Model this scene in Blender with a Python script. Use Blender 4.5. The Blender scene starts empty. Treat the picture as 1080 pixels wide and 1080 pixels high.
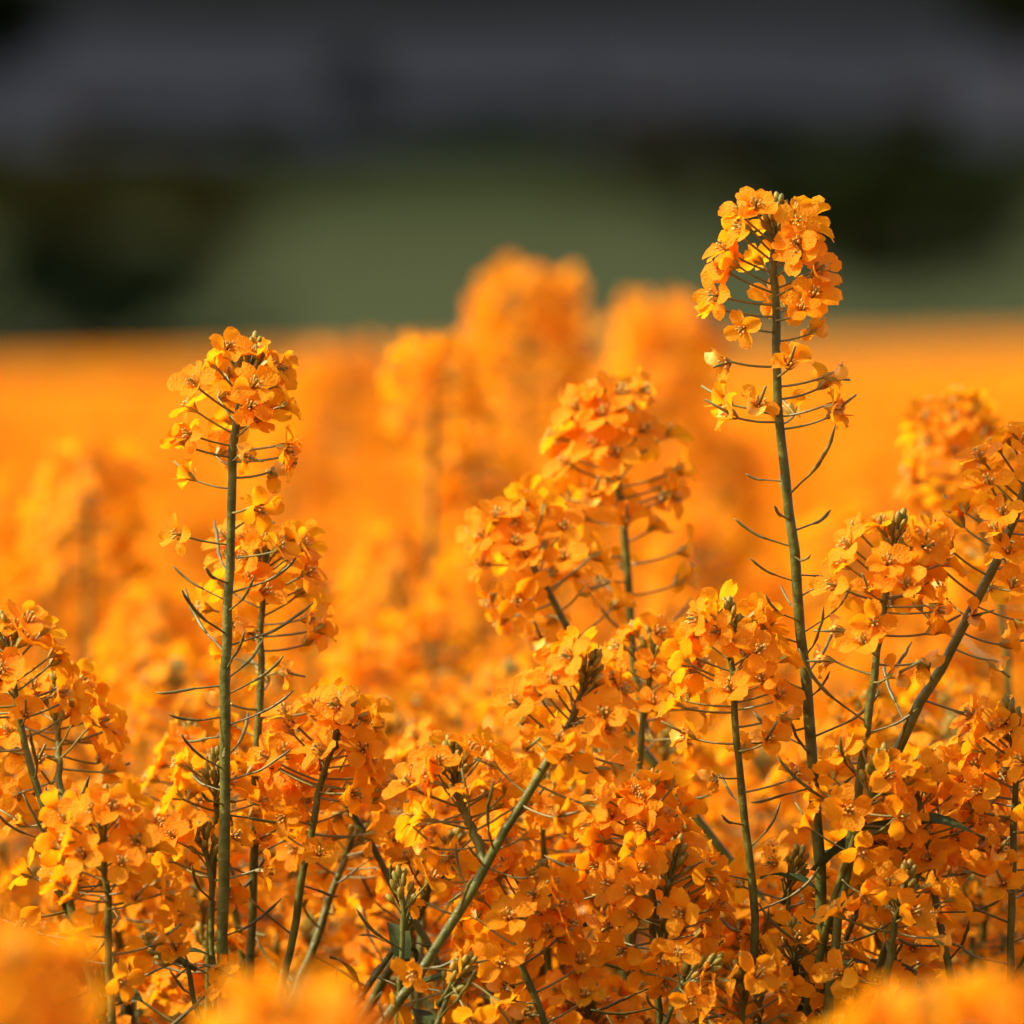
import bpy, math, random
import numpy as np
from mathutils import Vector, Matrix, Quaternion

R = math.radians
scene = bpy.context.scene
COL = scene.collection
rng = random.Random(7)

# ------------------------------------------------------------------ camera
CAM_Z = 1.36
LENS, SENSOR = 200.0, 24.0
FPX = 1080 * LENS / SENSOR            # focal length in photo pixels
HORIZON = 326
PITCH = math.atan((540 - HORIZON) / FPX)
FOCUS = 3.40
cam_d = bpy.data.cameras.new('camera')
cam = bpy.data.objects.new('camera', cam_d)
COL.objects.link(cam)
cam.location = (0, 0, CAM_Z)
cam.rotation_euler = (math.pi / 2 - PITCH, 0, 0)
cam_d.lens = LENS
cam_d.sensor_width = SENSOR
cam_d.sensor_fit = 'HORIZONTAL'
cam_d.clip_start = 0.05
cam_d.clip_end = 8000
cam_d.dof.use_dof = True
cam_d.dof.focus_distance = FOCUS
cam_d.dof.aperture_fstop = 5.6
scene.camera = cam

# ------------------------------------------------------------------ light
SUN_DIR = Vector((-0.72, -0.12, 0.68)).normalized()      # towards the sun: from the left
world = bpy.data.worlds.new("World")
scene.world = world
world.use_nodes = True
wn = world.node_tree
sky = wn.nodes.new('ShaderNodeTexSky')
sky.sky_type = 'NISHITA'
sky.sun_disc = False
sky.dust_density = 4.0
sky.ozone_density = 0.3
sky.sun_elevation = math.asin(SUN_DIR.z)
sky.sun_rotation = math.atan2(SUN_DIR.x, SUN_DIR.y)
bg = wn.nodes['Background']
bg.inputs['Strength'].default_value = 0.15
wn.links.new(sky.outputs[0], bg.inputs['Color'])
sun_d = bpy.data.lights.new('sun', 'SUN')
sun_d.energy = 3.6
sun_d.angle = R(0.5)
sun_d.color = (1.0, 0.9, 0.74)
sun = bpy.data.objects.new('sun', sun_d)
COL.objects.link(sun)
sun.rotation_euler = (-SUN_DIR).to_track_quat('-Z', 'Y').to_euler()
sun.location = (-20, 12, 30)

vs = scene.view_settings
vs.view_transform = 'Standard'
vs.look = 'None'
vs.exposure = 0.98
vs.gamma = 1.0
scene.render.engine = 'CYCLES'
cy = scene.cycles
cy.use_denoising = True
cy.max_bounces = 8
cy.diffuse_bounces = 5
cy.transmission_bounces = 6
cy.glossy_bounces = 2
cy.caustics_reflective = False
cy.caustics_refractive = False


def at(px, py, d):
    """world point seen at photo pixel (px, py), d metres in front of the camera"""
    cx, cyy = (px - 540) / FPX, (540 - py) / FPX
    c, s = math.cos(PITCH), math.sin(PITCH)
    t = d / (c + cyy * s)
    return Vector((cx * t, d, CAM_Z + t * (cyy * c - s)))


# ------------------------------------------------------------------ materials
def new_mat(name):
    m = bpy.data.materials.new(name)
    m.use_nodes = True
    m.node_tree.nodes.clear()
    return m, m.node_tree.nodes, m.node_tree.links


def noise_ramp(n, l, scale, c0, c1, lo=0.35, hi=0.65, detail=3, coord='pos'):
    t = n.new('ShaderNodeTexNoise')
    t.inputs['Scale'].default_value = scale
    t.inputs['Detail'].default_value = detail
    if coord == 'pos':
        g = n.new('ShaderNodeNewGeometry')
        l.new(g.outputs['Position'], t.inputs['Vector'])
    else:
        g = n.new('ShaderNodeTexCoord')
        l.new(g.outputs['Object'], t.inputs['Vector'])
    r = n.new('ShaderNodeValToRGB')
    r.color_ramp.elements[0].position = lo
    r.color_ramp.elements[1].position = hi
    r.color_ramp.elements[0].color = (*c0, 1)
    r.color_ramp.elements[1].color = (*c1, 1)
    l.new(t.outputs['Fac'], r.inputs['Fac'])
    return t, r


def leafy_mat(name, c0, c1, scale, transl, rough=0.5, spec=0.3, bump=0.0, bscale=900, tcol=None):
    m, n, l = new_mat(name)
    t, r = noise_ramp(n, l, scale, c0, c1)
    p = n.new('ShaderNodeBsdfPrincipled')
    p.inputs['Roughness'].default_value = rough
    p.inputs['Specular IOR Level'].default_value = spec
    l.new(r.outputs['Color'], p.inputs['Base Color'])
    out = n.new('ShaderNodeOutputMaterial')
    if bump:
        b = n.new('ShaderNodeBump')
        b.inputs['Strength'].default_value = bump
        b.inputs['Distance'].default_value = 0.001
        bt = n.new('ShaderNodeTexNoise')
        bt.inputs['Scale'].default_value = bscale
        bt.inputs['Detail'].default_value = 2
        tc = n.new('ShaderNodeTexCoord')
        l.new(tc.outputs['Object'], bt.inputs['Vector'])
        l.new(bt.outputs['Fac'], b.inputs['Height'])
        l.new(b.outputs['Normal'], p.inputs['Normal'])
    if transl:
        tr = n.new('ShaderNodeBsdfTranslucent')
        if tcol:
            mx = n.new('ShaderNodeMix')
            mx.data_type = 'RGBA'
            mx.blend_type = 'MULTIPLY'
            mx.inputs['Factor'].default_value = 1.0
            l.new(r.outputs['Color'], mx.inputs[6])
            mx.inputs[7].default_value = (*tcol, 1)
            l.new(mx.outputs[2], tr.inputs['Color'])
        else:
            l.new(r.outputs['Color'], tr.inputs['Color'])
        s = n.new('ShaderNodeMixShader')
        s.inputs[0].default_value = transl
        l.new(p.outputs[0], s.inputs[1])
        l.new(tr.outputs[0], s.inputs[2])
        l.new(s.outputs[0], out.inputs[0])
    else:
        l.new(p.outputs[0], out.inputs[0])
    return m


M_PETAL = leafy_mat('orange_petal', (0.95, 0.33, 0.004), (0.97, 0.43, 0.010), 70, 0.62, 0.5, 0.15, 0.95, 1100,
                    tcol=(1.0, 0.94, 0.8))
M_GREEN = leafy_mat('pedicel_green', (0.13, 0.12, 0.025), (0.20, 0.17, 0.03), 200, 0.0, 0.45, 0.4)
M_BUD = leafy_mat('bud_green', (0.20, 0.19, 0.03), (0.42, 0.28, 0.03), 260, 0.2, 0.5, 0.3)
M_ANTHER = leafy_mat('anther', (0.75, 0.36, 0.05), (0.85, 0.5, 0.12), 500, 0.2, 0.6, 0.2)
M_STEM = leafy_mat('stem_green', (0.058, 0.064, 0.008), (0.125, 0.125, 0.020), 140, 0.0, 0.42, 0.22, 0.6, 400)
M_POD = leafy_mat('pod_green', (0.07, 0.065, 0.010), (0.16, 0.13, 0.02), 160, 0.0, 0.45, 0.4)
M_LEAF = leafy_mat('leaf_green', (0.03, 0.05, 0.012), (0.075, 0.095, 0.025), 60, 0.25, 0.55, 0.12, 0.4, 300)
M_FADED = leafy_mat('faded_petal', (0.92, 0.36, 0.01), (0.94, 0.47, 0.05), 300, 0.35, 0.4, 0.4, 0.4, 1500)
FLOWER_MATS = [M_PETAL, M_GREEN, M_ANTHER, M_BUD, M_STEM, M_FADED]
PETAL, GREEN, ANTHER, BUD, STEM = range(5)


# ------------------------------------------------------------------ mesh builder
class MB:
    def __init__(self):
        self.v, self.f, self.m = [], [], []

    def grid(self, rows, mat, close=False):
        """rows: list of equal-length lists of points"""
        b = len(self.v)
        k = len(rows[0])
        for r in rows:
            self.v.extend([tuple(p) for p in r])
        for i in range(len(rows) - 1):
            for j in range(k if close else k - 1):
                a, c = b + i * k + j, b + i * k + (j + 1) % k
                self.f.append((a, c, c + k, a + k))
                self.m.append(mat)

    def tube(self, pts, rad, mat, sides=6, cap=True):
        rows = []
        prev = None
        for i, p in enumerate(pts):
            t = (pts[min(i + 1, len(pts) - 1)] - pts[max(i - 1, 0)])
            t = t.normalized() if t.length > 1e-9 else Vector((0, 0, 1))
            if prev is None:
                a = Vector((1, 0, 0)) if abs(t.x) < 0.8 else Vector((0, 1, 0))
                u = (a - t * a.dot(t)).normalized()
            else:
                u = (prev - t * prev.dot(t)).normalized()
            prev = u
            w = t.cross(u)
            r = rad[i] if isinstance(rad, (list, tuple)) else rad
            rows.append([p + (u * math.cos(2 * math.pi * k / sides) + w * math.sin(2 * math.pi * k / sides)) * r
                         for k in range(sides)])
        b = len(self.v)
        self.grid(rows, mat, True)
        if cap:
            self.f.append(tuple(b + k for k in range(sides))[::-1])
            self.m.append(mat)
            e = b + (len(rows) - 1) * sides
            self.f.append(tuple(e + k for k in range(sides)))
            self.m.append(mat)

    def blob(self, c, axis, ln, r, mat, sides=6, rings=4):
        q = axis.to_track_quat('Z', 'Y')
        rows = []
        for i in range(rings + 1):
            a = math.pi * i / rings
            z, rr = -math.cos(a) * ln / 2, max(math.sin(a), 0.08) * r
            rows.append([c + q @ Vector((rr * math.cos(2 * math.pi * k / sides), rr * math.sin(2 * math.pi * k / sides), z))
                         for k in range(sides)])
        self.grid(rows, mat, True)

    def mesh(self, name, mats, smooth=True):
        me = bpy.data.meshes.new(name)
        me.from_pydata(self.v, [], self.f)
        for m in mats:
            me.materials.append(m)
        me.polygons.foreach_set('material_index', self.m)
        if smooth:
            me.polygons.foreach_set('use_smooth', [True] * len(self.f))
        me.update()
        return me


KIDS = {}


def link(name, me, parent=None, mat=None):
    o = bpy.data.objects.new(name, me)
    COL.objects.link(o)
    if parent is not None:
        o.parent = parent
        KIDS.setdefault(parent.name, []).append(o)
    if mat is not None:
        o.matrix_basis = mat
    return o


def thing(name, label, cat, loc, group=None):
    o = link(name, None)
    o.empty_display_size = 0.05
    o.location = loc
    o['label'] = label
    o['category'] = cat
    if group:
        o['group'] = group
    return o


def copy_tree(o, parent=None):
    c = o.copy()
    COL.objects.link(c)
    if parent is not None:
        c.parent = parent
        KIDS.setdefault(parent.name, []).append(c)
    for ch in KIDS.get(o.name, []):
        copy_tree(ch, c)
    return c


def kind(o, k):
    o['kind'] = k
    return o


def spline(pts, n):
    """Catmull-Rom through pts, n points evenly along it"""
    P = [pts[0] * 2 - pts[1]] + list(pts) + [pts[-1] * 2 - pts[-2]]
    dense = []
    for i in range(1, len(P) - 2):
        for k in range(12):
            t = k / 12
            a, b, c, d = P[i - 1], P[i], P[i + 1], P[i + 2]
            dense.append(0.5 * ((2 * b) + (c - a) * t + (2 * a - 5 * b + 4 * c - d) * t * t + (3 * b - a - 3 * c + d) * t ** 3))
    dense.append(pts[-1].copy())
    L = [0]
    for a, b in zip(dense, dense[1:]):
        L.append(L[-1] + (b - a).length)
    out = []
    j = 0
    for k in range(n):
        s = L[-1] * k / (n - 1)
        while j < len(L) - 2 and L[j + 1] < s:
            j += 1
        out.append(dense[j].lerp(dense[j + 1], min(1, (s - L[j]) / max(L[j + 1] - L[j], 1e-9))))
    return out, L[-1]


class Path:
    def __init__(self, pts, n=80):
        self.p, self.len = spline(pts, n)

    def at(self, s):
        x = min(max(s / self.len, 0), 1) * (len(self.p) - 1)
        i = min(int(x), len(self.p) - 2)
        return self.p[i].lerp(self.p[i + 1], x - i), (self.p[i] - self.p[i + 1]).normalized()   # tangent points to the tip


# ------------------------------------------------------------------ one flower
def petal(mb, base, axis, out, size, openness, wav, r, nu=7, nv=5, droop=0.2, curl=0.0, mat=0):
    side = axis.cross(out).normalized()
    wmax = size * r.uniform(.33, .41)
    p = base.copy()
    rows = []
    step = size / (nu - 1)
    ph1, ph2 = r.uniform(0, 6.3), r.uniform(0, 6.3)
    for i in range(nu):
        t = i / (nu - 1)
        ang = R(18) + (openness - R(18)) * min(1, max(0, (t - 0.18) / 0.3)) ** 1.2 + droop * max(0, t - 0.5) * 2
        d = axis * math.cos(ang) + out * math.sin(ang)
        nrm = axis * math.sin(ang) - out * math.cos(ang)
        if i:
            p = p + d * step
        if t < 0.62:
            x = t / 0.62
            hw = wmax * (0.16 + 0.84 * (x * x * (3 - 2 * x)))
        else:
            hw = wmax * math.sqrt(max(0.0, 1 - ((t - 0.62) / 0.40) ** 2))
        row = []
        for j in range(nv):
            v = -1 + 2 * j / (nv - 1)
            notch = -0.06 * size * (1 - abs(v)) * max(0, t - 0.8) * 5
            h = wav * size * (math.sin(v * 3.1 + ph1 + t * 2) * 0.5 + math.sin(t * 7 + v * 2 + ph2) * 0.5) * t \
                + (0.16 + curl) * hw * v * v
            row.append(p + side * (hw * v * (1 + r.uniform(-.10, .10) * (nv > 3))) + nrm * (h + r.uniform(-.035, .035) * size * t * (nv > 3)) + d * (notch + r.uniform(-.03, .03) * size * (nv > 3) * (t > .6)))
        rows.append(row)
    mb.grid(rows, mat)


def flower_bm(seed, L, e0, e1, size, openness, hi=True, old=False, npet=4, mb=None, xf=None):
    """origin where the pedicel meets the stem, pedicel leaves along +X, +Z towards the tip"""
    r = random.Random(seed)
    own = MB()
    pts = [Vector((0, 0, 0))]
    n = 5 if hi else 3
    for i in range(n):
        e = e0 + (e1 - e0) * i / (n - 1)
        pts.append(pts[-1] + Vector((math.cos(e), r.uniform(-.12, .12), math.sin(e))) * (L / n))
    own.tube(pts, [0.0005] * len(pts) if hi else [0.0008] * len(pts), GREEN, 5 if hi else 3, False)
    c = pts[-1]
    ax = (pts[-1] - pts[-2]).normalized()
    ax = (ax + Vector((r.uniform(-.9, .9), r.uniform(-.9, .9), r.uniform(-.7, .7)))).normalized()
    a0 = r.uniform(0, 6.28)
    u = ax.orthogonal().normalized()
    w = ax.cross(u)
    skip = set(r.sample(range(4), 4 - npet))
    for k in range(4):
        if k in skip:
            continue
        a = a0 + k * math.pi / 2 + r.uniform(-.2, .2)
        out = u * math.cos(a) + w * math.sin(a)
        petal(own, c + out * 0.0009 + ax * 0.001, ax, out, size * r.uniform(.9, 1.1), openness + r.uniform(-.4, .3),
              r.uniform(.06, .14) if not old else 0.17, r, 8 if hi else 4, 5 if hi else 3,
              r.uniform(0, .5) if not old else r.uniform(.3, 1.1), r.uniform(-.25, .5) if not old else r.uniform(.2, .9),
              5 if old and hi and k == seed % 4 else PETAL)
    if hi:
        for k in range(4):                                    # sepals
            a = a0 + math.pi / 4 + k * math.pi / 2
            out = u * math.cos(a) + w * math.sin(a)
            sd = ax.cross(out)
            q = [c + out * 0.0006, c + out * 0.0021 + ax * 0.0028, c + out * 0.0030 + ax * 0.0055]
            own.grid([[q[0] - sd * .0004, q[0] + sd * .0004], [q[1] - sd * .0009, q[1] + sd * .0009],
                      [q[2] - sd * .0003, q[2] + sd * .0003]], BUD)
        for k in range(6):                                    # stamens
            a = a0 + k * math.pi / 3 + .3
            out = u * math.cos(a) + w * math.sin(a)
            h = 0.0065 if k % 3 else 0.0045
            e = c + out * 0.0018 + ax * h
            own.tube([c + out * 0.0005, c + out * 0.0013 + ax * h * .6, e], 0.00022, ANTHER, 3, False)
            own.blob(e, (ax + out * .4).normalized(), 0.0020, 0.0006, ANTHER, 4, 3)
        pl = 0.0075 if not old else r.uniform(.010, .017)
        own.tube([c, c + ax * pl * .5, c + ax * pl], [0.0006, 0.0007, 0.0005], BUD if not old else GREEN, 5)
    if mb is None:
        return own
    b = len(mb.v)
    mb.v.extend([tuple(xf @ Vector(p)) for p in own.v])
    mb.f.extend([tuple(i + b for i in f) for f in own.f])
    mb.m.extend(own.m)


FL_SPEC = {  # pedicel length, start and end elevation, petal size, openness
    'young': (0.0095, R(48), R(40), 0.0085, R(58)),
    'top':   (0.0165, R(36), R(38), 0.0112, R(78)),
    'mid':   (0.0195, R(20), R(28), 0.0118, R(84)),
    'low':   (0.0205, R(4), R(14), 0.0114, R(82)),
    'old':   (0.0190, R(2), R(16), 0.0100, R(66)),
}
FLOWERS = {}
for ki, (k, (L, e0, e1, sz, op)) in enumerate(FL_SPEC.items()):
    FLOWERS[k] = [flower_bm(100 * ki + i, L, e0, e1, sz, op, True, k == 'old', 4 if k != 'old' else (3, 2, 4, 3)[i])
                  .mesh('flower_' + k, FLOWER_MATS) for i in range(4)]


def pod_mesh(seed):
    r = random.Random(seed)
    mb = MB()
    L = r.uniform(.010, .015)
    e = R(r.uniform(-14, 30))
    pts = [Vector((0, 0, 0))]
    for i in range(3):
        pts.append(pts[-1] + Vector((math.cos(e), r.uniform(-.1, .1), math.sin(e))) * L / 3)
    mb.tube(pts, 0.00042, 0, 5, False)
    n = 8
    PL = r.uniform(.010, .026)
    rad = [0.0004]
    for i in range(n):
        e += R(r.uniform(-2, 8))
        pts2 = pts[-1] + Vector((math.cos(e), r.uniform(-.12, .12), math.sin(e))) * PL / n
        pts.append(pts2)
        rad.append((0.00062 + 0.0001 * (i % 2)) if i < n - 2 else (0.0005 if i == n - 2 else 0.00025))
    mb.tube(pts[3:], rad, 0, 6)
    return mb.mesh('seed_pod', [M_POD])


PODS = [pod_mesh(i) for i in range(8)]


def buds_mb(seed, n=15, mb=None):
    r = random.Random(seed)
    mb = mb or MB()
    for i in range(n):
        a = i * 2.4
        t = i / n
        rad = 0.0006 + 0.0042 * t ** .7
        ax = Vector((math.cos(a) * (.2 + t * .7), math.sin(a) * (.2 + t * .7), 1)).normalized()
        base = Vector((0, 0, -0.010 * t))
        c = base + Vector((math.cos(a) * rad, math.sin(a) * rad, 0.006 - 0.003 * t))
        mb.tube([base - Vector((0, 0, .004)), c - ax * .001], 0.00045, GREEN, 4, False)
        mb.blob(c + ax * .0015, ax, r.uniform(.0045, .0062), r.uniform(.0011, .0016), BUD, 6, 4)
    mb.tube([Vector((0, 0, -.016)), Vector((0, 0, -.008)), Vector((0, 0, .001))], [.0012, .0011, .0006], STEM, 6)
    return mb


BUDS = [buds_mb(i, 13 + 2 * i).mesh('bud_tip', FLOWER_MATS) for i in range(4)]


def frame(tan, az):
    """rotation whose Z is tan and whose X points at azimuth az around it"""
    z = tan.normalized()
    x = Vector((math.cos(az), math.sin(az), 0))
    x = (x - z * x.dot(z)).normalized()
    y = z.cross(x)
    return Matrix((x, y, z)).transposed().to_4x4()


def raceme(root, base, path, r, n=26, dense=0.042, sparse=8, sparse_to=0.085, pods=8, pods_to=0.18, scale=1.0, pod_from=None, extra=()):
    """flower_head at the tip of path (tip first); its flowers and pods are children of the head"""
    tip, tan = path.at(0)
    hm = Matrix.Translation(tip - base) @ frame(tan, r.uniform(0, 6.28))
    head = link('flower_head', r.choice(BUDS), root, hm)
    inv = hm.inverted()
    az = r.uniform(0, 6.28)

    def put(nm, me, s, az, sc):
        p, t = path.at(s)
        m = Matrix.Translation(p - base) @ frame(t, az) @ Matrix.Scale(sc, 4)
        link(nm, me, head, inv @ m)
    n, dense = int(n * .85), dense * .85
    for i in range(n):
        t = (i + .5) / n
        az += 2.4 + r.uniform(-.5, .5)
        k = 'young' if t < .10 else 'top' if t < .42 else 'mid' if t < .76 else 'low'
        put('flower', r.choice(FLOWERS[k]), 0.006 + t ** 1.1 * dense, az, scale * r.uniform(.88, 1.1))
    for i in range(sparse):
        t = (i + r.uniform(.2, .8)) / sparse
        az += 2.4 + r.uniform(-.5, .5)
        k = 'low' if r.random() < .45 else 'old'
        put('flower', r.choice(FLOWERS[k]), dense + t * (sparse_to - dense), az, scale * r.uniform(.8, 1.05))
    for s, a, k in extra:
        put('flower', r.choice(FLOWERS[k]), s, a, scale)
    p0 = pod_from if pod_from is not None else sparse_to
    for i in range(pods):
        t = (i + r.uniform(.1, .9)) / pods
        az += 2.4 + r.uniform(-.5, .5)
        put('seed_pod', r.choice(PODS), p0 + t * (pods_to - p0), az, r.uniform(.75, 1.2))
    return head


def stem_mesh(path, base, r0, r1, name='stem', sides=8, n=30, seed=0, s0=0.0):
    r = random.Random(seed)
    mb = MB()
    pts, rad = [], []
    for i in range(n):
        s = s0 + (path.len - s0) * (i / (n - 1)) ** 1.5
        p, _ = path.at(s)
        k = 1 + r.uniform(-.06, .06)
        pts.append(p - base + Vector((r.uniform(-1, 1), r.uniform(-1, 1), 0)) * 0.0007)
        x = s / path.len
        rad.append((r0 + (r1 - r0) * min(1, x * 2.2) ** .8) * k)
    mb.tube(pts, rad, 0, sides)
    return mb.mesh(name, [M_STEM])


def leaf_mesh(seed, L=0.06, W=0.011):
    r = random.Random(seed)
    mb = MB()
    rows = []
    p = Vector((0, 0, 0))
    e = R(r.uniform(35, 60))
    n = 10
    for i in range(n):
        t = i / (n - 1)
        w = W * (0.55 + 1.2 * t - 1.7 * t * t + .02) if t < .95 else W * .03
        e -= R(r.uniform(4, 11))
        d = Vector((math.cos(e), 0, math.sin(e)))
        nn = Vector((-math.sin(e), 0, math.cos(e)))
        rows.append([p + Vector((0, 1, 0)) * w * v + nn * (abs(v) * w * .35 + .0012 * math.sin(t * 9 + v * 2)) for v in (-1, -.5, 0, .5, 1)])
        p = p + d * L / (n - 1)
    mb.grid(rows, 0)
    me = mb.mesh('leaf', [M_LEAF])
    return me


LEAVES = [leaf_mesh(i, .045 + .012 * i, .008 + .0015 * i) for i in range(5)]


def add_leaf(root, base, path, s, az, sc=1.0, k=None):
    p, t = path.at(s)
    link('leaf', LEAVES[k if k is not None else rng.randrange(5)], root, Matrix.Translation(p - base) @ frame(t, az) @ Matrix.Scale(sc, 4))


# ------------------------------------------------------------------ ground, meadow, hills
def heightmesh(name, xs, ys, fz, mat):
    v = [(x, y, fz(x, y)) for y in ys for x in xs]
    k = len(xs)
    f = [(j * k + i, j * k + i + 1, (j + 1) * k + i + 1, (j + 1) * k + i) for j in range(len(ys) - 1) for i in range(k - 1)]
    me = bpy.data.meshes.new(name)
    me.from_pydata(v, [], f)
    me.materials.append(mat)
    me.polygons.foreach_set('use_smooth', [True] * len(f))
    return kind(link(name, me), 'structure')


def dirt_mat(name, c0, c1, s1, c2, s2):
    m, n, l = new_mat(name)
    _, r1 = noise_ramp(n, l, s1, c0, c1, .3, .7, 5)
    t2, r2 = noise_ramp(n, l, s2, (0, 0, 0), (1, 1, 1), .42, .62, 4)
    mx = n.new('ShaderNodeMix')
    mx.data_type = 'RGBA'
    l.new(r2.outputs['Color'], mx.inputs['Factor'])
    l.new(r1.outputs['Color'], mx.inputs[6])
    mx.inputs[7].default_value = (*c2, 1)
    p = n.new('ShaderNodeBsdfPrincipled')
    p.inputs['Roughness'].default_value = 0.9
    p.inputs['Specular IOR Level'].default_value = 0.0
    l.new(mx.outputs[2], p.inputs['Base Color'])
    b = n.new('ShaderNodeBump')
    b.inputs['Strength'].default_value = .5
    b.inputs['Distance'].default_value = 0.3 / s1
    l.new(t2.outputs['Fac'], b.inputs['Height'])
    l.new(b.outputs['Normal'], p.inputs['Normal'])
    o = n.new('ShaderNodeOutputMaterial')
    l.new(p.outputs[0], o.inputs[0])
    return m


M_SOIL = dirt_mat('field_soil', (.05, .035, .02), (.11, .08, .045), 6, (.05, .06, .02), 2)
M_MEADOW = dirt_mat('meadow_grass', (.028, .036, .016), (.047, .057, .025), .8, (.036, .041, .018), .03)
M_HILL = dirt_mat('moor_hillside', (.015, .0165, .021), (.027, .029, .037), .05, (.018, .020, .026), .012)

grid = [-4000, -1500, -600, -250, -100, -40, -10, 0, 10, 40, 100, 250, 600, 1500, 4000]
_n, _l = M_HILL.node_tree.nodes, M_HILL.node_tree.links
_g = _n.new('ShaderNodeNewGeometry'); _s = _n.new('ShaderNodeSeparateXYZ'); _l.new(_g.outputs['Position'], _s.inputs[0])
_t = _n.new('ShaderNodeTexNoise'); _t.inputs['Scale'].default_value = .02; _l.new(_g.outputs['Position'], _t.inputs['Vector'])
_m = _n.new('ShaderNodeMath'); _m.operation = 'MULTIPLY_ADD'; _l.new(_t.outputs['Fac'], _m.inputs[0]); _m.inputs[1].default_value = 14; _l.new(_s.outputs['Z'], _m.inputs[2])
_r = _n.new('ShaderNodeMapRange'); _l.new(_m.outputs[0], _r.inputs['Value'])
_r.inputs['From Min'].default_value = 32; _r.inputs['From Max'].default_value = 40       # vignette along the top edge, painted as darker upper hillside colour
_p = [x for x in _n if x.type == 'BSDF_PRINCIPLED'][0]
_old = _p.inputs['Base Color'].links[0].from_socket
_x = _n.new('ShaderNodeMix'); _x.data_type = 'RGBA'; _l.new(_r.outputs[0], _x.inputs['Factor']); _l.new(_old, _x.inputs[6]); _x.inputs[7].default_value = (.006, .007, .007, 1)
_l.new(_x.outputs[2], _p.inputs['Base Color'])

_n, _l = M_MEADOW.node_tree.nodes, M_MEADOW.node_tree.links
_g = _n.new('ShaderNodeNewGeometry'); _s = _n.new('ShaderNodeSeparateXYZ'); _l.new(_g.outputs['Position'], _s.inputs[0])
_r = _n.new('ShaderNodeMapRange'); _l.new(_s.outputs['Y'], _r.inputs['Value'])
_r.inputs['From Min'].default_value = 90; _r.inputs['From Max'].default_value = 330    # dry mown grass below, rank green pasture above
_p = [x for x in _n if x.type == 'BSDF_PRINCIPLED'][0]
_old = _p.inputs['Base Color'].links[0].from_socket
_x = _n.new('ShaderNodeMix'); _x.data_type = 'RGBA'; _l.new(_r.outputs[0], _x.inputs['Factor']); _l.new(_old, _x.inputs[6]); _x.inputs[7].default_value = (.0045, .0075, .002, 1)
_l.new(_x.outputs[2], _p.inputs['Base Color'])

heightmesh('ground', grid, grid, lambda x, y: 0.0, M_SOIL)


def meadow_z(x, y):
    t = max(0, (y - 60) / 460)
    return 0.01 + 11.3 * t ** 0.9 + 0.25 * math.sin(x * .05 + y * .021) * min(1, t * 3) + .12 * math.sin(x * .21 + 1.3) * min(1, t * 4)


heightmesh('meadow', [-260 + 10 * i for i in range(53)], [60 + 11.5 * i for i in range(49)], meadow_z, M_MEADOW)


def hill_z(x, y):
    t = min(1, max(0, (y - 560) / 900))
    s = t * t * (3 - 2 * t)
    return 0.02 + s * (105 + 12 * math.sin(x * .006 + .8) + 5 * math.sin(x * .021)) + 2.0 * math.sin(x * .03 + y * .02) * t


heightmesh('hills', [-1500 + 30 * i for i in range(101)], [560 + 20 * i for i in range(75)], hill_z, M_HILL)


# ------------------------------------------------------------------ trees and bushes far behind
def crown_mesh(seed, n, r, bush, mat, name):
    """leaf sprays gathered in clumps; unit tree is 1 high"""
    rr = np.random.default_rng(seed)
    nc = 26
    if bush:
        cc = np.c_[rr.normal(0, .22, nc), rr.normal(0, .22, nc), rr.uniform(.10, .95, nc)]
    else:
        d = rr.normal(size=(nc, 3))
        d /= np.linalg.norm(d, axis=1)[:, None]
        cc = d * rr.uniform(.25, 1, nc)[:, None] ** .6 * np.array([.30, .30, .33]) + np.array([0, 0, .62])
    cs = rr.uniform(.07, .15, nc)
    which = rr.integers(0, nc, n)
    p = cc[which] + rr.normal(size=(n, 3)) * cs[which][:, None] * .55
    p[:, 2] = np.clip(p[:, 2], .02, 1.02)
    a = rr.normal(size=(n, 3)); a /= np.linalg.norm(a, axis=1)[:, None]
    b = np.cross(a, rr.normal(size=(n, 3))); b /= np.linalg.norm(b, axis=1)[:, None]
    s = rr.uniform(.015, .032, n)[:, None]
    v = np.stack([p - a * s, p + b * s * .6, p + a * s, p - b * s * .6], 1).reshape(-1, 3)
    me = bpy.data.meshes.new(name)
    quads(me, v)
    me.materials.append(mat)
    return me


def quads(me, v, mi=None):
    n = len(v) // 4
    me.vertices.add(len(v))
    me.vertices.foreach_set('co', v.astype(np.float32).ravel())
    me.loops.add(len(v))
    me.loops.foreach_set('vertex_index', np.arange(len(v), dtype=np.int32))
    me.polygons.add(n)
    me.polygons.foreach_set('loop_start', np.arange(0, len(v), 4, dtype=np.int32))
    if mi is not None:
        me.polygons.foreach_set('material_index', mi.astype(np.int32))
    me.update(calc_edges=True)


M_BARK = dirt_mat('bark', (.05, .04, .03), (.09, .07, .05), 9, (.04, .04, .03), 3)
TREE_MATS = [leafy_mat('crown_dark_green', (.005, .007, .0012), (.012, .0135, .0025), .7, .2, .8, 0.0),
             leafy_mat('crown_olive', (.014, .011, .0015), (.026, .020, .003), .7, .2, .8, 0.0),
             leafy_mat('crown_blue_green', (.003, .007, .003), (.007, .013, .005), .7, .2, .8, 0.0)]


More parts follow.
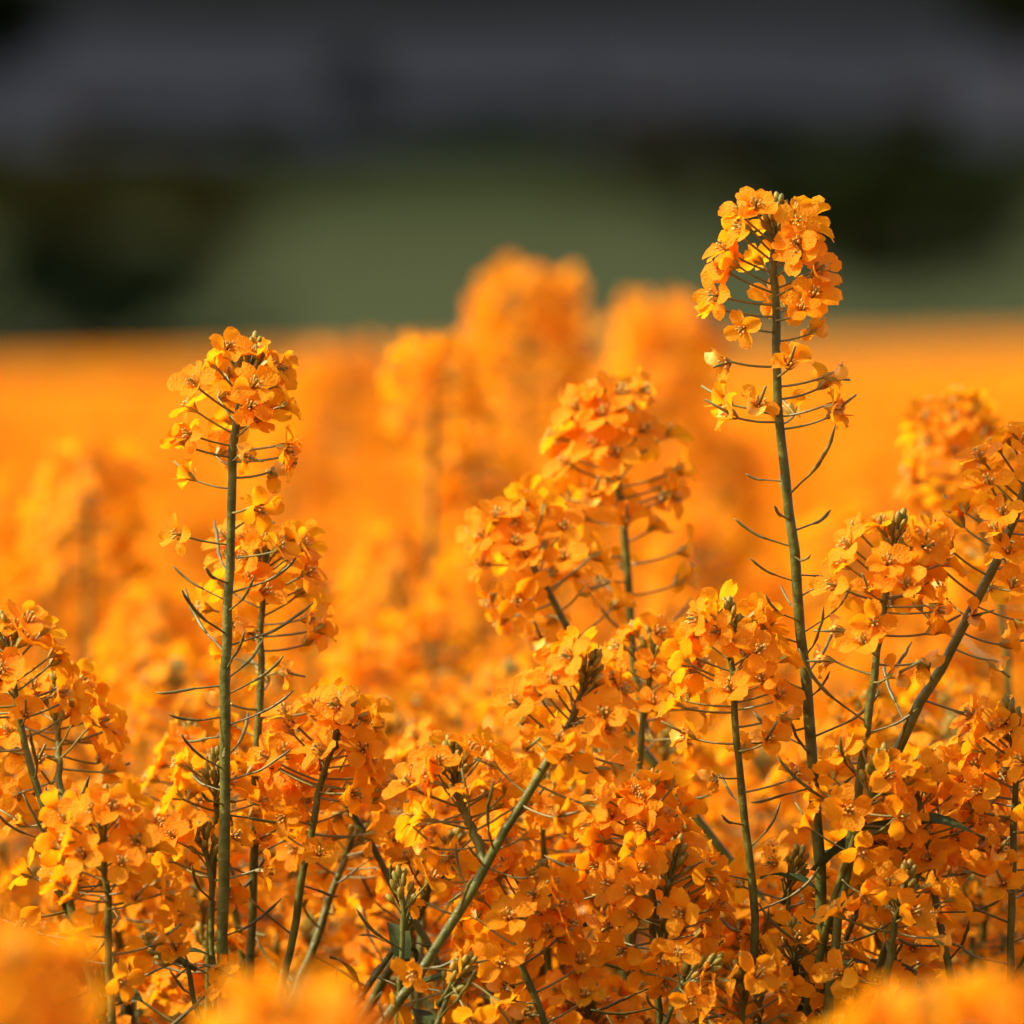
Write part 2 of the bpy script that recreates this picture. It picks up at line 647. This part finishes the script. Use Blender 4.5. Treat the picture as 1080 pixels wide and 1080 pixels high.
def trunk_mesh(seed, bush):
    r = random.Random(seed)
    mb = MB()
    if bush:
        for k in range(5):
            a = k * 1.26 + r.uniform(-.3, .3)
            o = Vector((math.cos(a), math.sin(a), 0))
            mb.tube([o * .02, o * .10 + Vector((0, 0, .25)), o * .22 + Vector((0, 0, .6))], [.018, .012, .005], 0, 6)
    else:
        mb.tube([Vector((0, 0, -.01)), Vector((.01, 0, .2)), Vector((0, .01, .45)), Vector((.01, 0, .85))], [.04, .03, .022, .005], 0, 8)
        for k in range(7):
            a = k * 2.4
            z = .28 + .06 * k
            o = Vector((math.cos(a), math.sin(a), 0))
            mb.tube([Vector((0, 0, z)), o * .1 + Vector((0, 0, z + .08)), o * .22 + Vector((0, 0, z + .2))], [.014, .010, .004], 0, 5)
    return mb.mesh('trunk', [M_BARK])


PROTO = {}


def place_tree(name, label, cat, group, px, d, top, wide, mi, v, zb=None):
    """crown top at photo row `top`, about `wide` photo pixels across, d metres off"""
    g = meadow_z(0, d) if d < 560 else hill_z(0, d)
    x = at(px, 300, d).x
    g = meadow_z(x, d) if d < 560 else hill_z(x, d)
    h = max(.8, at(px, top, d).z - g)
    t = thing(name, label, cat, (x, d, g - .02), group)
    bush = cat == 'bush'
    key = (bush, mi, v)
    if key not in PROTO:
        PROTO[key] = (trunk_mesh(v, bush), crown_mesh(v * 7 + mi, 4200, .3, bush, TREE_MATS[mi], 'crown'))
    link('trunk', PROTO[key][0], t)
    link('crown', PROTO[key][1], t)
    w = wide / FPX * d / (.95 if bush else .78)
    t.scale = (w, w, h)
    t.rotation_euler.z = rng.uniform(0, 6.28)
    return t


G_TREE = 'trees along the top of the meadow'
for px, d, top, wide, mi, v, lab in [
        (-130, 505, 60, 150, 0, 0, 'dark tree on the meadow crest, first one beyond the dark edge tree'),
        (-18, 500, -90, 190, 0, 1, 'tall dark tree added for the corner vignette, farthest from the tallest flower head'),  # added tree, its dark crown stands in for vignetting in this corner
        (95, 515, 102, 120, 1, 2, 'low olive brown tree beside the tall dark tree on the crest'),
        (180, 505, 106, 130, 0, 0, 'low dark tree between the olive tree and the pointed one'),
        (275, 510, 100, 120, 0, 2, 'broad low dark tree just short of the pointed tree'),
        (370, 500, 58, 90, 2, 1, 'dark tree standing up above the middle of the crest against the grey hill'),
        (450, 512, 102, 110, 0, 0, 'low dark tree directly beyond the raised middle tree'),
        (530, 505, 98, 110, 2, 2, 'blue green low tree in the middle of the crest'),
        (605, 500, 80, 80, 0, 1, 'slender dark tree poking slightly above its neighbours on the crest'),
        (690, 515, 98, 120, 1, 0, 'olive tree next to the slender dark tree'),
        (780, 508, 102, 120, 0, 2, 'low dark tree behind the tallest flower head'),
        (870, 500, 104, 120, 0, 1, 'low dark tree just past the tallest flower head'),
        (965, 512, 98, 120, 1, 2, 'low olive tree beside the tall tree at the end of the crest'),
        (1090, 500, -100, 190, 0, 0, 'very tall dark tree added for the corner vignette beyond the tallest flower head'),  # also added, darkens the opposite top corner like the vignette
        (1190, 505, 40, 150, 0, 2, 'dark tree on the meadow crest past the very tall one')]:
    if -60 < px < 1140:
        place_tree('tree', lab, 'tree', G_TREE, px, d, top, wide, mi, v)
G_BUSH = 'bushes on the meadow behind the field'
for px, d, top, wide, mi, v, lab in [
        (5, 72, 240, 330, 2, 0, 'dark bush at the field edge under the olive bushes'),
        (150, 76, 264, 230, 2, 1, 'smaller dark bush at the field edge beside a larger dark one'),
        (95, 100, 195, 230, 1, 1, 'dull olive bush rising behind the two dark ones at the field edge'),
        (40, 150, 155, 290, 1, 2, 'wide olive brown bush halfway up the meadow beneath the tall edge tree'),
        (215, 145, 164, 190, 1, 0, 'olive brown bush halfway up the meadow, second from the tall edge tree'),
        (345, 260, 150, 120, 2, 1, 'green bush halfway up the meadow below the pointed tree'),
        (690, 230, 138, 200, 1, 1, 'olive brown bush on the meadow, nearest the tall flower head'),
        (800, 190, 140, 210, 0, 2, 'dark brownish bush on the meadow right behind the tall flower head'),
        (890, 125, 172, 250, 0, 0, 'large black green bush past the tall flower head'),
        (1040, 135, 158, 260, 0, 1, 'largest black green bush near the edge of view over pale grass'),
        (955, 110, 205, 230, 0, 2, 'low black green bush in front of the two large ones')]:
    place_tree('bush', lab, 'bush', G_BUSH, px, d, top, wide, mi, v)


# ------------------------------------------------------------------ far part of the field (uncountable)
def head_template(seed, nfl, q):
    """coarse head, tip at origin: array of quads (n,4,3) and material ids"""
    rr = np.random.default_rng(seed)
    V, Mi = [], []
    for i in range(nfl):
        t = (i + .5) / nfl
        a = i * 2.4 + rr.uniform(-.4, .4)
        rad = (.010 + .016 * min(1, t * 2.0)) * rr.uniform(.8, 1.15)
        z = .006 - .055 * t ** 1.1 + .012 * (1 - t)
        c = np.array([math.cos(a) * rad, math.sin(a) * rad, z])
        for k in range(q):
            n = rr.normal(size=3) * .7 + np.array([math.cos(a), math.sin(a), .8])
            n /= np.linalg.norm(n)
            u = np.cross(n, rr.normal(size=3)); u /= np.linalg.norm(u)
            w = np.cross(n, u)
            s = (.0085 if q > 1 else .012) * rr.uniform(.8, 1.2)
            cc = c + (u * rr.normal() + w * rr.normal()) * .004
            V.append([cc - u * s, cc - w * s * .8, cc + u * s, cc + w * s * .8]); Mi.append(0)
    for k in range(2):                                          # stem as two crossed strips
        d = np.array([.0016, 0, 0]) if k == 0 else np.array([0, .0016, 0])
        top, bot = np.array([0, 0, -.01]), np.array([rr.normal() * .03, rr.normal() * .03, -.9])
        V.append([top - d, bot - d * 1.6, bot + d * 1.6, top + d]); Mi.append(1)
    return np.array(V), np.array(Mi)


def in_view(x, y, pad=0.0):
    return abs(x) < 0.0605 * y + pad


def field_object(name, zones, seed, label):
    rr = np.random.default_rng(seed)
    allv, allm = [], []
    for (y0, y1, margin, dens, nfl, q, skip_view, zm, zs, zx) in zones:
        area = 0
        hw = lambda y: .068 * y + margin
        W = hw(y1)
        n = int(dens * 2 * W * (y1 - y0))
        x = rr.uniform(-W, W, n); y = rr.uniform(y0, y1, n)
        keep = np.abs(x) < .068 * y + margin
        if skip_view:
            keep &= np.abs(x) > .0605 * y + .06
        x, y = x[keep], y[keep]
        n = len(x)
        z = np.clip(zm + rr.normal(0, zs, n), .95, zx)
        z = z + np.clip((y - 12) / 48, 0, 1) * (.026 * x - .115)          # the field falls away a little to one side
        T = [head_template(seed + k, nfl, q) for k in range(8)]
        pick = rr.integers(0, 8, n)
        rot = rr.uniform(0, 6.28, n)
        sc = rr.uniform(.85, 1.25, n)
        for k in range(8):
            ix = np.where(pick == k)[0]
            V, Mi = T[k]
            c, s = np.cos(rot[ix])[:, None, None], np.sin(rot[ix])[:, None, None]
            P = np.empty((len(ix),) + V.shape)
            P[..., 0] = (V[None, ..., 0] * c - V[None, ..., 1] * s) * sc[ix][:, None, None] + x[ix][:, None, None]
            P[..., 1] = (V[None, ..., 0] * s + V[None, ..., 1] * c) * sc[ix][:, None, None] + y[ix][:, None, None]
            P[..., 2] = V[None, ..., 2] * sc[ix][:, None, None] + z[ix][:, None, None]
            allv.append(P.reshape(-1, 3)); allm.append(np.tile(Mi, len(ix)))
    v = np.concatenate(allv); v[:, 2] = np.maximum(v[:, 2], .01)
    me = bpy.data.meshes.new(name)
    quads(me, v, np.concatenate(allm))
    me.materials.append(M_PETAL); me.materials.append(M_STEM)
    o = kind(link(name, me), 'stuff')
    o['label'] = label
    o['category'] = 'flower field'
    return o


B_END = 8.6
field_object('rapeseed_field', [
    (B_END, 18, 1.0, 120, 26, 3, False, 1.12, .045, 1.2),
    (18, 60, 1.5, 70, 20, 1, False, 1.08, .035, 1.13),
    (1.2, B_END, 1.0, 110, 26, 3, True, 1.14, .05, 1.22)], 5, 'smooth orange mass of rapeseed in flower reaching back to the meadow')


# ------------------------------------------------------------------ individual plants: measured ones
def px_path(pts, d, dd=0.0):
    return [at(x, y, d + (dd * i / max(1, len(pts) - 1) if not isinstance(dd, list) else dd[i])) for i, (x, y) in enumerate(pts)]


def to_ground(w, r):
    """continue a stem to the soil"""
    d = (w[-1] - w[-2]).normalized()
    if d.z > -.5:
        d = Vector((d.x * .6, d.y * .6, -.8)).normalized()
    mid = w[-1] + d * .25
    mid2 = Vector((mid.x + d.x * .12, mid.y + d.y * .1, mid.z * .5))
    return w + [mid, mid2, Vector((mid2.x + d.x * .04, mid2.y, 0))]


G_TALL = 'rapeseed plants with their stems in plain view'


def hero(label, pts, d, dd=0.0, seed=1, rs=(.0012, .0030), branches=(), leaves=(), scale=1.0, detail=True, **kw):
    r = random.Random(seed)
    pts = [(pts[0][0], pts[0][1] + 14)] + list(pts[1:])
    w = px_path(pts, d, dd)
    full = to_ground(w, r)
    base = full[-1].copy()
    root = thing('rapeseed_plant', label, 'plant', base, G_TALL)
    path = Path(full, 260)
    link('stem', stem_mesh(path, base, rs[0], rs[1], 'stem', 9, 60, seed, .006), root)
    raceme(root, base, path, r, scale=scale, **kw)
    for (bp, bd, bkw) in branches:
        bw = [at(x, y, d + dz) for (x, y), dz in zip(bp, bd)]
        bpth = Path(bw, 120)
        link('branch', stem_mesh(bpth, base, rs[0], rs[1] * .5, 'branch', 8, 30, seed + 5, .006), root)
        raceme(root, base, bpth, r, **bkw)
    for (s, az, sc) in leaves:
        add_leaf(root, base, path, s, az, sc)
    return root


hero('tallest rapeseed plant, bare upright stem with a round flower head clear of the field',
     [(820, 214), (817, 270), (817, 330), (822, 440), (834, 560), (845, 660), (854, 790), (862, 880), (868, 990)], 3.40, seed=11,
     rs=(.0016, .0032), n=30, dense=.043, sparse=3, sparse_to=.053, pods=26, pods_to=.235, pod_from=.105, scale=1.0,
     extra=((.060, 3.3, 'old'), (.068, -.2, 'old'), (.073, .5, 'old'), (.077, 2.9, 'old'), (.080, -.5, 'low'), (.082, 3.6, 'old'), (.085, -.1, 'old'),
            (.064, -1.4, 'old'), (.079, 4.2, 'old'), (.083, 1.2, 'old')),
     leaves=((.258, .1, .75), (.262, -.5, .85), (.272, 2.9, .6), (.283, .6, .7)))
hero('rapeseed plant, domed flower head over a tall straight stem ringed by pods',
     [(266, 362), (257, 410), (249, 450), (243, 530), (240, 640), (238, 750), (236, 880), (235, 980)], 3.40, seed=12,
     rs=(.0016, .0033), n=32, dense=.046, sparse=7, sparse_to=.085, pods=24, pods_to=.185, scale=.98)
hero('rapeseed plant with a wide flower head close behind the domed tall one',
     [(283, 560), (279, 600), (276, 660), (273, 740), (269, 830), (266, 960)], 3.46, seed=13,
     n=28, dense=.04, sparse=7, sparse_to=.075, pods=9, pods_to=.14, rs=(.0012, .003))
hero('rapeseed plant at the picture edge with a dark stem leaning away from it',
     [(4, 655), (10, 695), (26, 780), (50, 865), (80, 980)], 3.37, seed=14, n=28, dense=.034, sparse=4, sparse_to=.05, pods=4, pods_to=.11,
     branches=(([(62, 725), (60, 770), (66, 850), (76, 960)], (.09, .09, .06, .02), dict(n=24, dense=.036, sparse=6, sparse_to=.07, pods=3, pods_to=.1)),))
hero('rapeseed plant with a low full flower head before the domed plant\'s stem',
     [(108, 840), (108, 880), (114, 960), (118, 1075)], 3.33, seed=15, n=30, dense=.038, sparse=7, sparse_to=.07, pods=5, pods_to=.12)
hero('rapeseed plant with pale flower head on a stem slanting towards the two tall stems',
     [(362, 735), (357, 770), (338, 830), (322, 910), (308, 985)], 3.43, seed=16, n=28, dense=.036, sparse=7, sparse_to=.065, pods=2, pods_to=.1)
hero('rapeseed plant whose stem crosses behind the pale head and slants the opposite way',
     [(322, 775), (350, 825), (385, 880), (415, 935), (470, 1030)], 3.47, seed=17, n=18, dense=.03, sparse=4, sparse_to=.05, pods=2, pods_to=.08)
hero('rapeseed plant on the thick stem slanting through the middle, pale green near its head',
     [(622, 690), (614, 730), (592, 780), (548, 850), (500, 935), (440, 1030), (400, 1085)], 3.34, seed=18, rs=(.0014, .0036),
     n=30, dense=.038, sparse=6, sparse_to=.062, pods=5, pods_to=.12,
     branches=(([(478, 800), (484, 840), (500, 880), (512, 915)], (0.02, .02, .01, 0), dict(n=26, dense=.034, sparse=5, sparse_to=.05, pods=1, pods_to=.06)),))
hero('rapeseed plant, unripe bud top and narrow leaf beside the thick slanting stem',
     [(424, 925), (426, 965), (424, 1010), (418, 1075)], 3.36, seed=19, n=3, dense=.012, sparse=0, sparse_to=.02, pods=3, pods_to=.05, rs=(.001, .0022),
     leaves=((.035, 1.8, .5), (.05, .3, .55)))
hero('rapeseed plant with greenish budded flower head right below the thick slanting stem',
     [(565, 915), (556, 955), (545, 1000), (572, 1075)], 3.36, seed=20, n=30, dense=.04, sparse=7, sparse_to=.065, pods=3, pods_to=.09)
hero('rapeseed plant with a broad head on an upright stem between slanting stem and knotty stem',
     [(668, 825), (676, 870), (688, 950), (694, 1070)], 3.40, seed=21, n=30, dense=.036, sparse=8, sparse_to=.065, pods=6, pods_to=.12,
     branches=(([(712, 905), (704, 940), (700, 1000), (696, 1050)], (-.03, -.03, -.02, 0), dict(n=24, dense=.034, sparse=4, sparse_to=.05, pods=2, pods_to=.08)),))
hero('rapeseed plant with a knotty upright stem just left of the tallest one',
     [(768, 640), (770, 690), (776, 780), (786, 880), (796, 980), (799, 1085)], 3.39, seed=22, n=28, dense=.036, sparse=8, sparse_to=.07, pods=10, pods_to=.17)
hero('rapeseed plant leaning against the tallest stem\'s foot, flower head beside its bare middle',
     [(946, 548), (941, 590), (932, 650), (918, 740), (905, 840), (886, 960), (876, 1040)], 3.38, seed=23, n=24, dense=.03, sparse=10, sparse_to=.062, pods=8, pods_to=.13,
     rs=(.0013, .0031))
hero('rapeseed plant on a long slanting stem running out of the picture at mid height',
     [(1092, 455), (1080, 515), (1048, 600), (1010, 672), (960, 762), (915, 860), (885, 960)], 3.41, seed=24, n=30, dense=.045, sparse=14, sparse_to=.09, pods=7, pods_to=.16,
     rs=(.0016, .0034))
hero('rapeseed plant with a short dark stem and crooked leaning neighbour near the corner blur',
     [(958, 805), (972, 860), (985, 930), (998, 1000)], 3.41, seed=25, n=20, dense=.026, sparse=5, sparse_to=.055, pods=4, pods_to=.1)
hero('rapeseed plant on a leaning stem passing behind the short dark one',
     [(1018, 800), (1004, 850), (975, 910), (945, 970), (925, 1030)], 3.44, seed=26, n=24, dense=.03, sparse=7, sparse_to=.055, pods=4, pods_to=.1)
hero('rapeseed plant with an upright dark stem along the edge under the long slanting stem',
     [(1066, 745), (1070, 800), (1068, 880), (1066, 980)], 3.41, seed=27, n=30, dense=.04, sparse=9, sparse_to=.075, pods=5, pods_to=.12)
hero('softly blurred rapeseed plant with a full flower head midway between the two tallest',
     [(634, 408), (642, 450), (652, 510), (661, 600), (667, 680), (685, 800)], 3.60, seed=28, n=34, dense=.05, sparse=10, sparse_to=.085, pods=6, pods_to=.14,
     scale=1.12, rs=(.0014, .0034))
hero('softly blurred rapeseed plant slanting in front of the full flower head in the middle',
     [(532, 535), (545, 562), (570, 610), (602, 668), (650, 750)], 3.54, seed=29, n=28, dense=.036, sparse=7, sparse_to=.06, pods=3, pods_to=.09, rs=(.0013, .003))
hero('blurred rapeseed plant with a dark broken stem behind the long slanting stem',
     [(992, 425), (1008, 475), (1026, 530), (1048, 600), (1062, 700), (1070, 800)], 3.78, seed=30, n=30, dense=.05, sparse=5, sparse_to=.07, pods=3, pods_to=.12, scale=1.1)
hero('rapeseed plant crowded under the slanting middle plants with thin paired stems',
     [(690, 660), (684, 720), (676, 790), (672, 860)], 3.50, seed=31, n=22, dense=.03, sparse=5, sparse_to=.05, pods=6, pods_to=.12)


for k, (pts, d, lab) in enumerate([
        ([(468, 900), (440, 958), (412, 1005), (384, 1048)], 3.44, 'thin rapeseed plant, pale stem slanting parallel to and below the thick diagonal stem'),
        ([(486, 1012), (474, 1045), (462, 1080)], 3.34, 'rapeseed plant with a short dark stem at the lower edge near the thick diagonal'),
        ([(216, 872), (222, 930), (224, 1000), (227, 1080)], 3.42, 'thin rapeseed plant standing upright just beside the domed plant\'s stem foot'),
        ([(948, 880), (925, 920), (902, 968), (888, 1000)], 3.45, 'rapeseed plant with a dark slanting stem meeting the tallest stem\'s foot'),
        ([(172, 985), (196, 1020), (212, 1075)], 3.36, 'rapeseed plant with a crooked dark stem in the lower corner gap'),
        ([(742, 1010), (716, 1045), (700, 1080)], 3.35, 'low rapeseed plant with a green stem under the knotty plant'),
        ([(640, 800), (655, 850), (676, 905), (690, 960)], 3.43, 'rapeseed plant with a thin stem crossing behind the broad middle head'),
        ([(838, 900), (830, 950), (846, 1010), (852, 1070)], 3.43, 'rapeseed plant with a small budded top at the tallest stem\'s foot'),
        ([(56, 905), (70, 960), (98, 1040), (110, 1085)], 3.37, 'thin rapeseed plant leaning in the lower corner behind the blurred head')]):
    hero(lab, pts, d, seed=60 + k, n=5 + k % 3, dense=.014, sparse=1, sparse_to=.02, pods=7, pods_to=.10, rs=(.0010, .0024), scale=.95,
         leaves=((.05, 1.0 + k, .45), (.075, 3.5 + k, .55)))


# ------------------------------------------------------------------ packed plants in and near focus
def make_packed(seed):
    r = random.Random(seed)
    base = Vector((0, 0, 0))
    root = thing('rapeseed_plant', 'short rapeseed plant packed among the clear sharp stems, only its flowering top showing', 'plant', base,
                 'short rapeseed plants packed between the sharp stems')
    a = r.uniform(0, 6.28)
    ln = r.uniform(.03, .16)
    dx, dy = math.cos(a) * ln, math.sin(a) * ln
    main = Path([Vector((0, 0, 1.18)), Vector((-dx * .25, -dy * .25, 1.08)), Vector((-dx * .7, -dy * .7, .8)), Vector((-dx, -dy, .4)), Vector((-dx * .95, -dy * .95, 0))], 160)
    off = Vector((-dx * .95, -dy * .95, 0))
    link('stem', stem_mesh(main, off, .0011, .0036, 'stem', 7, 40, seed, .006), root)
    raceme(root, off, main, r, n=r.randint(14, 18), dense=r.uniform(.020, .030), sparse=r.randint(4, 7), sparse_to=r.uniform(.05, .07),
           pods=r.randint(2, 6), pods_to=r.uniform(.1, .15))
    nb = 1 if seed % 3 else 2
    for k in range(nb):
        s = r.uniform(.16, .3)
        p, t = main.at(s)
        b = r.uniform(0, 6.28)
        o = Vector((math.cos(b), math.sin(b), 0))
        up = s * r.uniform(.55, .92)
        tip = p + o * r.uniform(.045, .09) + Vector((0, 0, up))
        bp = Path([tip, p + o * .05 + Vector((0, 0, up * .55)), p + o * .02 + Vector((0, 0, up * .15)), p], 80)
        link('branch', stem_mesh(bp, off, .0010, .0022, 'branch', 7, 24, seed + 50 + k, .006), root)
        raceme(root, off, bp, r, n=r.randint(10, 14), dense=r.uniform(.018, .028), sparse=r.randint(3, 5), sparse_to=.055, pods=r.randint(1, 4), pods_to=.1)
    for k in range(4):
        add_leaf(root, off, main, r.uniform(.12, .34), r.uniform(0, 6.28), r.uniform(.8, 1.4))
    return root


def scatter(n, d0, d1, r, sep, pad, taken):
    out = []
    tries = 0
    while len(out) < n and tries < 60000:
        tries += 1
        d = math.sqrt(r.uniform(d0 * d0, d1 * d1))
        x = r.uniform(-1, 1) * (.0605 * d + pad)
        if all((x - a) ** 2 + (d - b) ** 2 > sep * sep for a, b in taken):
            taken.append((x, d))
            out.append((x, d))
    return out


r = random.Random(21)
protos = [make_packed(400 + i) for i in range(10)]
taken = []
spots = scatter(42, 3.46, 3.74, r, .036, -.004, taken) + scatter(38, 3.74, 4.15, r, .05, -.004, taken)
for i, (x, d) in enumerate(spots):
    o = protos[i] if i < len(protos) else copy_tree(protos[i % len(protos)])
    hgt = min(1.19, max(1.03, r.gauss(1.135, .045)))
    if d < 3.6:
        hgt = min(hgt, 1.165 + .02 * r.random())
    s = hgt / 1.18
    o.location = (x, d, 0)
    o.rotation_euler.z = r.uniform(0, 6.28)
    o.scale = (1, 1, s)
# low ones just in front of the sharp stems
low = scatter(3, 3.12, 3.30, r, .05, -.01, [])
for i, (x, d) in enumerate(low):
    o = copy_tree(protos[(i * 3 + 1) % len(protos)])
    hgt = r.uniform(1.03, 1.065)
    o.location = (x, d, 0)
    o.rotation_euler.z = r.uniform(0, 6.28)
    o.scale = (1, 1, hgt / 1.18)


# ------------------------------------------------------------------ blurred plants: heads of one mesh each
def merged_head(seed, n=28, dense=.044, sparse=6):
    r = random.Random(seed)
    mb = buds_mb(seed, 7)
    az = 0
    for i in range(n + sparse):
        az += 2.4 + r.uniform(-.3, .3)
        if i < n:
            t = (i + .5) / n
            k = 'young' if t < .10 else 'top' if t < .38 else 'mid' if t < .72 else 'low'
            s = .004 + t ** 1.15 * dense
        else:
            k = 'old'
            s = dense + (i - n + .5) / sparse * .03
        L, e0, e1, sz, op = FL_SPEC[k]
        m = Matrix.Translation((0, 0, -s)) @ frame(Vector((0, 0, 1)), az) @ Matrix.Scale(r.uniform(.95, 1.15), 4)
        flower_bm(seed * 100 + i, L, e0, e1, sz, op, False, k == 'old', 4, mb, m)
    return mb.mesh('flower_head', FLOWER_MATS)


HEADS = [merged_head(i + 1, 20 + 2 * i, .026 + .003 * i) for i in range(6)]


def make_soft(seed, label, group):
    r = random.Random(seed)
    root = thing('rapeseed_plant', label, 'plant', (0, 0, 0), group)
    a = r.uniform(0, 6.28)
    dx, dy = math.cos(a) * .07, math.sin(a) * .07
    main = Path([Vector((0, 0, 1.18)), Vector((-dx * .2, -dy * .2, 1.05)), Vector((-dx * .7, -dy * .7, .7)), Vector((-dx, -dy, 0))], 100)
    z = Vector((-dx, -dy, 0))
    link('stem', stem_mesh(main, z, .0013, .0042, 'stem', 6, 20, seed, .006), root)
    p, t = main.at(0)
    link('flower_head', r.choice(HEADS), root, Matrix.Translation(p - z) @ frame(t, 0))
    for k in range(2):
        s = r.uniform(.15, .3)
        p, t = main.at(s)
        b = r.uniform(0, 6.28)
        o = Vector((math.cos(b), math.sin(b), 0))
        up = s * r.uniform(.6, .95)
        bp = Path([p + o * r.uniform(.05, .09) + Vector((0, 0, up)), p + o * .05 + Vector((0, 0, up * .5)), p], 60)
        link('branch', stem_mesh(bp, z, .0012, .0024, 'branch', 6, 14, seed + k, .006), root)
        q, t = bp.at(0)
        link('flower_head', r.choice(HEADS), root, Matrix.Translation(q - z) @ frame(t, 1))
    add_leaf(root, z, main, r.uniform(.2, .4), r.uniform(0, 6.28), 1.3)
    return root


L_SOFT = 'blurred orange rapeseed plant merging with its neighbours behind the sharp stems'
G_SOFT = 'blurred rapeseed plants behind the sharp stems'
soft = [make_soft(700 + i, L_SOFT, G_SOFT) for i in range(8)]


def place_soft(i, x, d, top, label=None, group=None, rz=None, sxy=1.0):
    o = soft[i % 8] if i < 8 else copy_tree(soft[i % 8])
    if label:
        o['label'] = label
        o['group'] = group or 'blurred rapeseed plants that stand out of the field'
    o.location = (x, d, 0)
    o.rotation_euler.z = rz if rz is not None else r.uniform(0, 6.28)
    o.scale = (sxy, sxy, top / 1.18)
    return o


cnt = 0
for x, d in scatter(165, 4.15, B_END, r, .06, .0, []):
    top = min(1.185, max(1.04, r.gauss(1.13, .035)))
    if d > 6:
        top = min(top, 1.28)
    place_soft(cnt, x, d, top)
    cnt += 1


def standout(label, px, top_py, d, head=0, wide=1.0, group='blurred rapeseed plants that stand out of the field'):
    """single blurred plant whose head top is seen at (px, top_py)"""
    tip = at(px, top_py, d)
    z = Vector((tip.x - .02, d, 0))
    root = thing('rapeseed_plant', label, 'plant', z, group)
    pth = Path([tip, Vector((tip.x - .003, d, tip.z - .12)), Vector((tip.x - .012, d, tip.z * .6)), z], 100)
    link('stem', stem_mesh(pth, z, .0014, .004, 'stem', 7, 20, 3, .006), root)
    p, t = pth.at(0)
    link('flower_head', HEADS[head], root, Matrix.Translation(p - z) @ frame(t, head) @ Matrix.Scale(wide, 4))
    add_leaf(root, z, pth, .3, head, 1.3)
    return root


standout('blurred rapeseed plant, its round head the highest of the soft ones against the green meadow', 555, 306, 5.3, 5, 1.42)
standout('blurred rapeseed plant with a wide round head between the tallest plant and highest soft head', 700, 336, 5.6, 4, 1.45)
standout('blurred rapeseed plant with a small greenish head below the highest soft head', 458, 376, 4.5, 2, 1.0)
standout('very blurred rapeseed plant with a wide low head next to the domed sharp one', 360, 388, 7.2, 3, 1.8)
standout('blurred pale rapeseed plant rising alone between the edge and the domed sharp plant', 95, 490, 4.5, 1, 1.15)
standout('blurred rapeseed plant with a loose head under the small greenish one', 500, 470, 4.7, 0, 1.2)
standout('blurred rapeseed plant just left of the broken dark stem', 925, 540, 5.0, 3, 1.0)
for px, top, d, hd_, wd in ((420, 575, 4.35, 1, 1.0), (335, 610, 4.5, 3, 1.0), (505, 600, 4.2, 2, 1.0), (735, 560, 4.4, 0, 1.05), (590, 520, 4.6, 4, 1.1),
                           (55, 600, 4.6, 3, 1.1), (165, 640, 4.2, 1, 1.0), (890, 560, 4.6, 2, 1.1), (455, 660, 4.0, 0, .95), (395, 690, 3.95, 4, .95),
                           (150, 700, 3.9, 5, .95), (760, 480, 5.4, 1, 1.2), (300, 470, 5.6, 2, 1.2), (30, 520, 5.2, 0, 1.2), (1040, 590, 4.3, 4, 1.0)):
    standout(L_SOFT, px, top, d + .22, hd_, wd, G_SOFT)
G_FRONT = 'out of focus rapeseed plants close to the viewer'
standout('very blurred rapeseed head close to the viewer in the lower corner under the edge plant', 15, 1010, 2.5, 5, .95, G_FRONT)
standout('very blurred rapeseed head close to the viewer below the two tall stems', 315, 1068, 2.55, 4, 1.15, G_FRONT)
standout('very blurred rapeseed head close to the viewer under the corner with dark stems', 985, 1085, 2.5, 3, 1.3, G_FRONT)
standout('very blurred rapeseed head close to the viewer at the last lower corner', 1060, 1075, 2.6, 1, 1.2, G_FRONT)

print('objects', len(bpy.data.objects))
